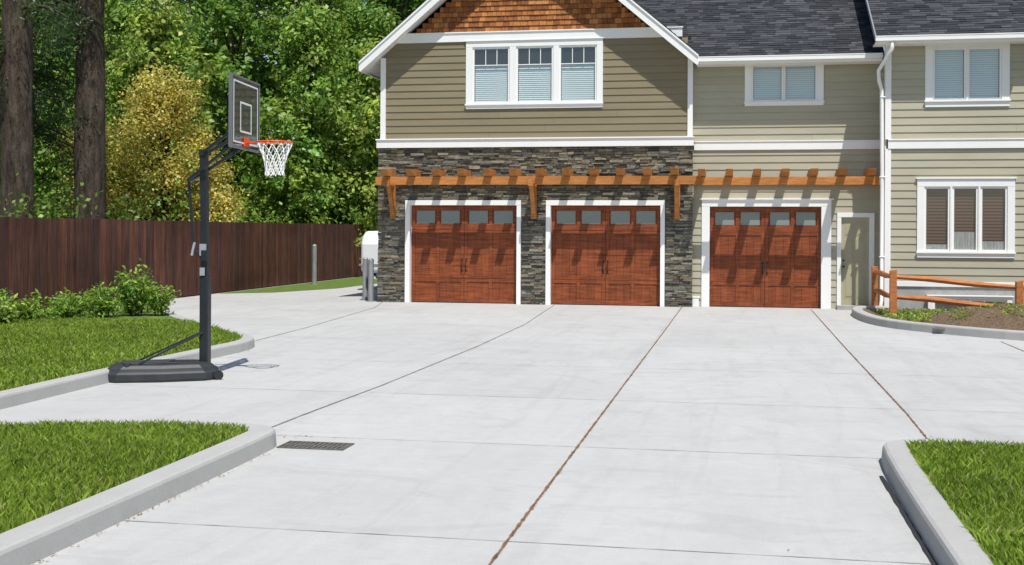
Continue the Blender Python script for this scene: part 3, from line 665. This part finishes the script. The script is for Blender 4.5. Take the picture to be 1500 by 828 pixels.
mb=MB(); mb.box(px-.055,px+.03,Yc-.065,Yc-.044,1.55,1.70); mb.box(px-.045,px+.02,Yc-.075,Yc-.066,1.30,1.40); mb.tube([(px-.15,Yc,1.72),(px-.18,Yc-.02,1.55)],.018,8); mb.obj('height_adjust_label',M('label',(.32,.34,.37),.5),e)
bd=empty('backboard',(bx,Yc,3.4)); bd.parent=e; bd.matrix_parent_inverse=Matrix.Translation(-e.location)
tv=Vector((-.10,1.0,0)).normalized(); nv=Vector((tv.y,-tv.x,0)); c0=Vector((bx+.08,Yc+.03,0))
def bp(u,w,z): p=c0+tv*u+nv*w; return (p.x,p.y,z)
def bbox(m,u0,u1,w0,w1,z0,z1): m.hexa([bp(u0,w0,z0),bp(u1,w0,z0),bp(u1,w1,z0),bp(u0,w1,z0),bp(u0,w0,z1),bp(u1,w0,z1),bp(u1,w1,z1),bp(u0,w1,z1)])
z0,z1=2.90,3.79; hw=.57
m=MB(); bbox(m,-hw+.02,hw-.02,-.006,.010,z0+.02,z1-.02); m.obj('acrylic_panel',mBoard,bd)
m=MB()
for q in ((-hw,hw,z0-.005,z0+.02),(-hw,hw,z1-.02,z1+.005),(-hw,-hw+.02,z0+.02,z1-.02),(hw-.02,hw,z0+.02,z1-.02)): bbox(m,q[0],q[1],-.028,.02,q[2],q[3])
for q in ((-.26,-.22),(.22,.26)): bbox(m,q[0],q[1],-.04,-.013,z0+.02,z1-.02)
bbox(m,-.22,.22,-.04,-.013,2.99,3.03); bbox(m,-.22,.22,-.04,-.013,3.38,3.42)
m.obj('steel_frame',M('steel_frame_grey',(.14,.145,.16),.4),bd)
m=MB()
for q in ((-.50,.50,z0+.06,z0+.08),(-.50,.50,z1-.08,z1-.06),(-.50,-.48,z0+.08,z1-.08),(.48,.50,z0+.08,z1-.08),(-.23,.23,3.10,3.125),(-.23,.23,3.46,3.485),(-.23,-.205,3.125,3.46),(.205,.23,3.125,3.46)): bbox(m,q[0],q[1],.011,.0135,q[2],q[3])
m.obj('white_lines',mWhite,bd)
rz=2.99; rr=.225; rc=c0+nv*(.16+rr)
m=MB(); pts=[(rc.x+rr*math.cos(a),rc.y+rr*math.sin(a),rz) for a in [2*math.pi*k/32 for k in range(33)]]; m.tube(pts,.010,8,cap=False)
bbox(m,-.09,.09,.013,.03,2.93,3.04); bbox(m,-.07,-.055,.03,.2,2.975,2.99); bbox(m,.055,.07,.03,.2,2.975,2.99); bbox(m,-.07,.07,.03,.17,2.985,2.995)
m.obj('rim',mOrange,bd,smooth=False)
m=MB(); K=12; lv=[(0,.225),(.09,.185),(.18,.15),(.27,.125),(.36,.115),(.42,.12)]
for k in range(K):
    for sgn in (-1,1):
        pts=[]
        for i,(dz,r) in enumerate(lv):
            a=2*math.pi*(k+sgn*.5*(i%2))/K; sag=math.sin(k*1.7)*.008
            pts.append((rc.x+r*math.cos(a),rc.y+r*math.sin(a),rz-dz-sag))
        m.tube(pts,.0065,5)
m.obj('net',mNet,bd)
# ------------------------------------------------------------------ litter
P0=[]
def scat(n,f):
    for _ in range(n): P0.append(f())
scat(150,lambda:(-3.845+abs(random.gauss(0,.02)),random.uniform(4.5,9.7),.01))
scat(90,lambda:(-7.44+abs(random.gauss(0,.05)),random.uniform(13.5,17.9),.01))
scat(240,lambda:(-1.33+random.gauss(0,.007),random.uniform(5,30),.008))
scat(140,lambda:(1.8+random.gauss(0,.01),random.uniform(10.7,30),.008))
scat(40,lambda:(-4.2+random.gauss(0,.4),10.25+abs(random.gauss(0,.08)),.01))
scat(50,lambda:(random.uniform(-8,1),random.uniform(6,29),.008))
P0=np.array(P0); n=len(P0); a=rng.uniform(0,6.28,n); s=rng.uniform(.004,.014,n)
u=np.stack([np.cos(a),np.sin(a),rng.uniform(-.3,.3,n)],1)*s[:,None]; w=np.stack([-np.sin(a),np.cos(a),rng.uniform(-.3,.3,n)],1)*s[:,None]*.6
V=np.stack([P0-u,P0-w,P0+u,P0+w],1); V[...,2]=np.maximum(V[...,2],.0075)
tt=rng.uniform(0,1,n)[:,None]; npmesh('fallen_leaves',V.reshape(-1,3),4,np.array([.30,.16,.06])*(1-tt)+np.array([.13,.08,.04])*tt,mLitter)
# ------------------------------------------------------------------ light, sky, camera
d=Vector((-.70,1.33,-3.0)).normalized()
sun=bpy.data.lights.new('sun','SUN'); sun.energy=5.0; sun.angle=math.radians(.53); sun.color=(1,.97,.92)
so=bpy.data.objects.new('sun',sun); so.rotation_euler=d.to_track_quat('-Z','Y').to_euler(); so.location=(10,-20,40); COL.objects.link(so)
w=bpy.data.worlds.new('World'); SC.world=w; w.use_nodes=True; nt=w.node_tree; bg=nt.nodes['Background']
sk=nt.nodes.new('ShaderNodeTexSky'); sk.sky_type='NISHITA'; sk.sun_disc=False; sk.sun_elevation=math.asin(-d.z); sk.sun_rotation=math.atan2(-d.x,-d.y); sk.altitude=50
nt.links.new(sk.outputs[0],bg.inputs[0]); bg.inputs[1].default_value=.115
SC.view_settings.view_transform='Standard'; SC.view_settings.look='None'; SC.view_settings.exposure=0
cd=bpy.data.cameras.new('camera'); cd.lens=42.0; cd.sensor_width=36; cd.shift_y=-.05; cd.clip_end=2000
co=bpy.data.objects.new('camera',cd); COL.objects.link(co)
yaw=math.atan(325/1750)
co.matrix_world=Matrix.Translation((0,0,1.88))@Matrix.Rotation(yaw,4,'Z')@Matrix.Rotation(math.pi/2,4,'X')@Matrix.Rotation(.0052,4,'Z')
SC.camera=co
